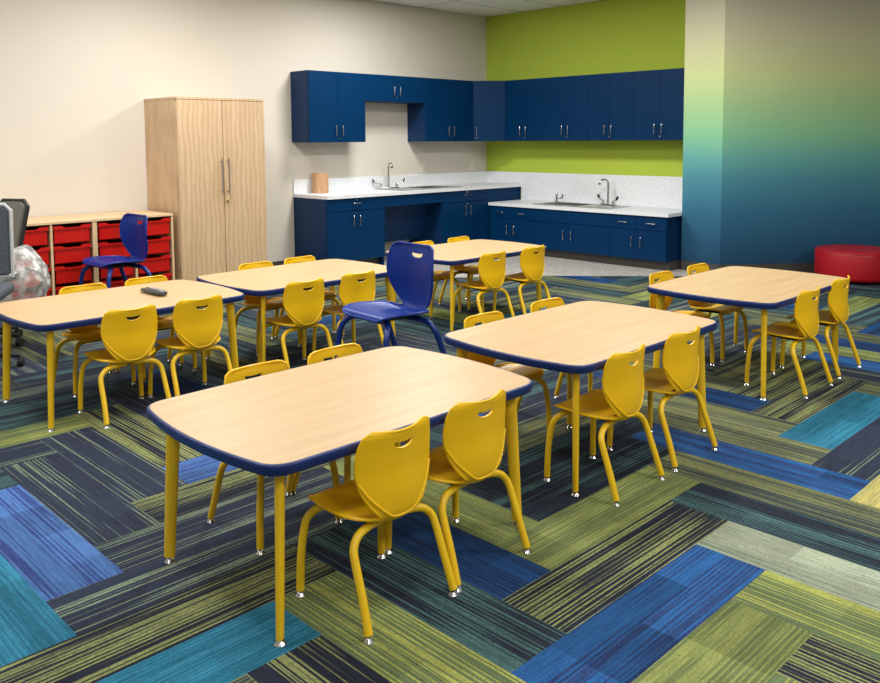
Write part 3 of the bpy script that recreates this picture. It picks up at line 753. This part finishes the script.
# ------------------------------------------------------------------ tall cupboard
t = thing('tall_cupboard', 'tall pale maple two-door cupboard with long bar handles against the cream wall', 'cupboard', (3.875, .003, 0))
W_, D_, H_ = .911, .600, 1.787
bm = BM(); box(bm, 0, .02, 0, D_, 0, H_-.022); box(bm, W_-.02, W_, 0, D_, 0, H_-.022); box(bm, .02, W_-.02, 0, .01, 0, H_-.022); box(bm, .02, W_-.02, .01, D_, .03, .05)
box(bm, .02, W_-.02, .5, .52, 0, .03); obj('body', bm, M['maple_cab'], t, smooth=False)
bm = BM(); box(bm, -.002, W_+.002, 0, D_+.022, H_-.021, H_, .001); obj('top', bm, M['maple_cab'], t)
for a0, a1, hx in ((.003, .452, .418), (.455, .908, .487)):
    dd = door_panel('door', a0, a1, D_, .02, H_-.023, t, M['maple_cab'])
    bm = BM(); tube(bm, [(hx, D_+.055, .90), (hx, D_+.055, 1.235)], .0065, 12)
    for zz in (.93, 1.205): cyl(bm, (hx, D_+.036, zz), .0045, .036, 10, axis='Y')
    obj('handle', bm, M['steel'], dd)
    if a0 < .1:
        bm = BM(); cyl(bm, (.425, D_+.026, .835), .011, .014, 16, axis='Y'); box(bm, .422, .428, D_+.03, D_+.045, .815, .838); obj('lock', bm, M['brass'], dd)
    for zz in (.25, .9, 1.6):
        bm = BM(); cyl(bm, (a0+.001 if a0 < .1 else a1-.001, D_+.012, zz), .006, .05, 10); obj('hinge', bm, M['steel'], dd)

# ------------------------------------------------------------------ tray units
def tray_mesh(w, h, d):
    bm = BM(); hw = w/2
    box(bm, -hw+.012, hw-.012, -d, -.004, 0, h-.03)                       # body
    box(bm, -hw+.008, hw-.008, -.012, .004, .004, h-.022, .003)            # front face
    box(bm, -hw+.036, -hw+.040, .0, .0065, .01, h-.03, .001)            # moulded rib
    poly = [(-hw, h-.030), (hw, h-.030), (hw, h-.002), (hw*.56, h-.002), (hw*.42, h-.018), (-hw*.42, h-.018), (-hw*.56, h-.002), (-hw, h-.002)]
    prism(bm, poly, -.006, .014, Matrix(((1, 0, 0, 0), (0, 0, 1, 0), (0, 1, 0, 0), (0, 0, 0, 1))))
    return bm
tray_me = None
def tray_unit(label, x0):
    global tray_me
    t = thing('tray_cabinet', label, 'tray cabinet', (x0, .012, 0), 0, 'low maple cabinets of red trays')
    w, d, h = .699, .585, .748
    bm = BM()
    for a, b in ((0, .018), (w/2-.009, w/2+.009), (w-.018, w)): box(bm, a, b, 0, d, .0, h-.021)
    box(bm, .018, w-.018, .0, .01, .0, h-.021); box(bm, .018, w-.018, .01, d-.02, .02, .04)
    box(bm, 0, w, 0, d+.004, h-.02, h, .001)
    obj('body', bm, M['maple_edge'], t, smooth=False)
    bm = BM(); box(bm, .019, w-.019, .012, .04, .05, h-.03)
    for k in range(4):
        zt = .215+.165*k-.026
        for a in (.018, w/2-.009-.016, w/2+.009, w-.034): box(bm, a, a+.016, .04, d-.012, zt-.004, zt)
    obj('runner', bm, M['pale_plastic'], t, smooth=False)
    for c in (0, 1):
        for k in range(4):
            xc = (.018+w/2-.009)/2 if c == 0 else (w/2+.009+w-.018)/2
            jx = random.uniform(-.004, .004); jy = random.uniform(-.006, .004)
            loc = (xc+jx, d-.012+jy, .07+.165*k)
            if tray_me is None:
                o = obj('tray', tray_mesh(.300, .147, .40), M['red'], t); tray_me = o.data; o.location = loc
            else:
                o = bpy.data.objects.new('tray', tray_me); COL.objects.link(o); o.parent = t; o.location = loc
tray_unit('maple cabinet of red trays next to the tall cupboard, behind the blue chair', 4.835)
tray_unit('maple cabinet of red trays in the middle of the row, partly behind the plastic wrap', 5.535)
tray_unit('maple cabinet of red trays at the left edge, behind the grey office chairs', 6.235)

# ------------------------------------------------------------------ red ottoman
t = thing('ottoman', 'low round red vinyl ottoman standing against the mural wall', 'ottoman', (-.235, 4.655, 0))
bm = BM(); prof = [(.34, .02), (.365, .03), (.372, .06), (.372, .27), (.366, .292), (.345, .302), (.30, .306), (.15, .309), (0.001, .31)]
def lathe(bm, prof, seg=56):
    rows = [[bm.verts.new((r*math.cos(2*math.pi*k/seg), r*math.sin(2*math.pi*k/seg), z)) for k in range(seg)] for r, z in prof]
    for A, B in zip(rows, rows[1:]):
        for k in range(seg): bm.faces.new((A[k], A[(k+1) % seg], B[(k+1) % seg], B[k]))
    bm.faces.new(rows[0][::-1]); bm.faces.new(rows[-1])
lathe(bm, prof); obj('cushion', bm, M['vinyl'], t, angle=60)
bm = BM(); tube(bm, [(.371*math.cos(a), .371*math.sin(a), .288) for a in [k*math.pi/30 for k in range(60)]], .004, 8, closed=True, ref=(0, 0, 1)); obj('piping', bm, M['vinyl'], t)
bm = BM()
for k in range(4):
    a = R(45+90*k); cyl(bm, (.26*math.cos(a), .26*math.sin(a), .011), .025, .022, 14)
obj('foot', bm, M['black'], t)

# ------------------------------------------------------------------ handset on the far left table
t = thing('handset', 'dark grey handheld device lying on the far left table', 'handset', (6.232, 3.09, HT+.001), R(93))
t.scale = (1.15, 1.15, 1.05)
bm = BM()
secs = [(-.105, .012, .010, .010), (-.095, .018, .014, .012), (-.06, .024, .020, .014), (.0, .027, .024, .015), (.07, .026, .026, .016), (.10, .022, .022, .015), (.108, .012, .016, .012)]
rows = []
for x, w, h, zc in secs:
    rows.append([bm.verts.new((x, w*math.cos(a), max(0, zc+h*.62*math.sin(a)))) for a in [2*math.pi*k/16 for k in range(16)]])
for A, B in zip(rows, rows[1:]):
    for k in range(16): bm.faces.new((A[k], A[(k+1) % 16], B[(k+1) % 16], B[k]))
bm.faces.new(rows[0][::-1]); bm.faces.new(rows[-1]); obj('casing', bm, M['remote'], t, angle=60)
bm = BM(); box(bm, -.01, .085, -.012, .012, .028, .0325, .0015); obj('face_plate', bm, M['remote_l'], t)
bm = BM()
for q in range(3): cyl(bm, (-.055+.016*q, 0, .027), .0045, .004, 10)
obj('button', bm, M['black'], t)

# ------------------------------------------------------------------ office chairs at the left edge
def slab(w0, w1, h, th, chamf=.03):
    poly = [(-w0/2, 0), (w0/2, 0), (w1/2, h-chamf*1.2), (w1/2-chamf, h), (-w1/2+chamf, h), (-w1/2, h-chamf*1.2)]
    bm = BM(); prism(bm, poly, -th/2, th/2, Matrix(((1, 0, 0, 0), (0, 0, 1, 0), (0, 1, 0, 0), (0, 0, 0, 1))))
    bmesh.ops.bevel(bm, geom=[e for e in bm.edges if e.calc_face_angle(0) > .8], offset=.008, segments=2, affect='EDGES')
    return bm
def office_chair(label, loc, rz, back_mat, edge_mat, w0, w1, bz, bh, tilt):
    c = thing('office_chair', label, 'office chair', loc, rz, 'office chairs at the left edge')
    bm = BM(); box(bm, -.22, .22, -.22, .22, .44, .51, .03, 3); obj('seat', bm, M['dark_fab'], c)
    bk = obj('backrest', slab(w0, w1, bh, .030), back_mat, c); bk.location = (0, .24, bz); bk.rotation_euler = (R(-tilt), 0, 0)
    bm = BM(); o_ = [(-w0/2-.008, -.01), (w0/2+.008, -.01), (w1/2+.010, bh-.03), (w1/2-.025, bh+.008), (-w1/2+.025, bh+.008), (-w1/2-.010, bh-.03)]
    tube(bm, [(x, .012, z) for x, z in o_], .014, 10, closed=True, ref=(0, 1, 0)); fr = obj('back_frame', bm, edge_mat, c); fr.location = bk.location; fr.rotation_euler = bk.rotation_euler
    bm = BM(); tube(bm, catmull([(0, .1, .43), (0, .25, .44), (0, .275, .55), (0, .262+.0, bz+.06)], 5), .018, 10); obj('back_support', bm, M['black'], c)
    bm = BM(); cyl(bm, (0, 0, .27), .028, .34, 18); cyl(bm, (0, 0, .12), .04, .08, 18); obj('gas_column', bm, M['black'], c)
    bm = BM()
    for k in range(5):
        a = R(72*k+10); tube(bm, [(.03*math.cos(a), .03*math.sin(a), .10), (.16*math.cos(a), .16*math.sin(a), .09), (.27*math.cos(a), .27*math.sin(a), .07)], [.022, .018, .014], 10)
    obj('star_base', bm, M['black'], c)
    for k in range(5):
        a = R(72*k+10); bm = BM(); cyl(bm, (.27*math.cos(a), .27*math.sin(a), .028), .027, .035, 16, axis='X'); obj('caster', bm, M['black'], c)
    return c
office_chair('grey upholstered office chair at the left edge, its tall back against the red trays', (6.62, 1.32, 0), R(118), M['grey_fab'], M['black'], .16, .24, .585, .39, 10)
office_chair('dark mesh office chair with pale grey frame, cut by the left picture edge', (6.885, 1.995, 0), R(150), M['dark_fab'], M['pale_plastic'], .38, .36, .55, .44, 8)
# crumpled clear wrap over the seat of the grey chair
from mathutils import noise as mn
bm = BM(); bmesh.ops.create_icosphere(bm, subdivisions=5, radius=1)
for v in bm.verts:
    d = v.co.normalized(); q = 1+.18*mn.noise(d*1.6+Vector((3, 1, 5)))+.10*(1-abs(mn.noise(d*2.2))*2)+.012*mn.noise(d*6)
    v.co = Vector((d.x*.19, d.y*.18, d.z*.25))*q
    if v.co.z < -.17: v.co.z = -.17
o = tag(obj('plastic_wrap', bm, M['film'], angle=180), 'crumpled clear plastic wrap heaped at the left edge before the red trays', 'plastic wrap'); o.location = (6.46, 1.56, .425)


# ------------------------------------------------------------------ ceiling lamps
for i, x in enumerate((2.6, 5.04, 7.48, 9.6)):
    for j, y in enumerate((1.5, 3.94, 6.38, 8.8)):
        e = {0: 54, 1: 54, 2: 26, 3: 56}[j] * (1.4, 1.15, .75, .75)[i]
        if i == 0 and j == 2: e = 22
        t = thing('ceiling_light', 'square recessed ceiling light panel above the classroom', 'ceiling light', (x, y, HC), 0, 'recessed ceiling lights')
        bm = BM()
        for a in ((-.305, -.285, -.305, .305), (.285, .305, -.305, .305), (-.285, .285, -.305, -.285), (-.285, .285, .285, .305)): box(bm, *a, -.012, -.0005)
        obj('frame', bm, M['ceil_frame'], t, smooth=False)
        ld = bpy.data.lights.new('lamp', 'AREA'); ld.shape = 'SQUARE'; ld.size = .56; ld.energy = e; ld.color = (1, .987, .955)
        lo = bpy.data.objects.new('lamp', ld); COL.objects.link(lo); lo.parent = t; lo.location = (0, 0, -.014)

# ------------------------------------------------------------------ world and view
w = bpy.data.worlds.new('world'); scene.world = w; w.use_nodes = True
w.node_tree.nodes['Background'].inputs[0].default_value = (.9, .93, 1, 1); w.node_tree.nodes['Background'].inputs[1].default_value = .2
vs = scene.view_settings; vs.view_transform = 'Standard'; vs.look = 'None'; vs.exposure = -.18; vs.gamma = 1; vs.use_curve_mapping = False
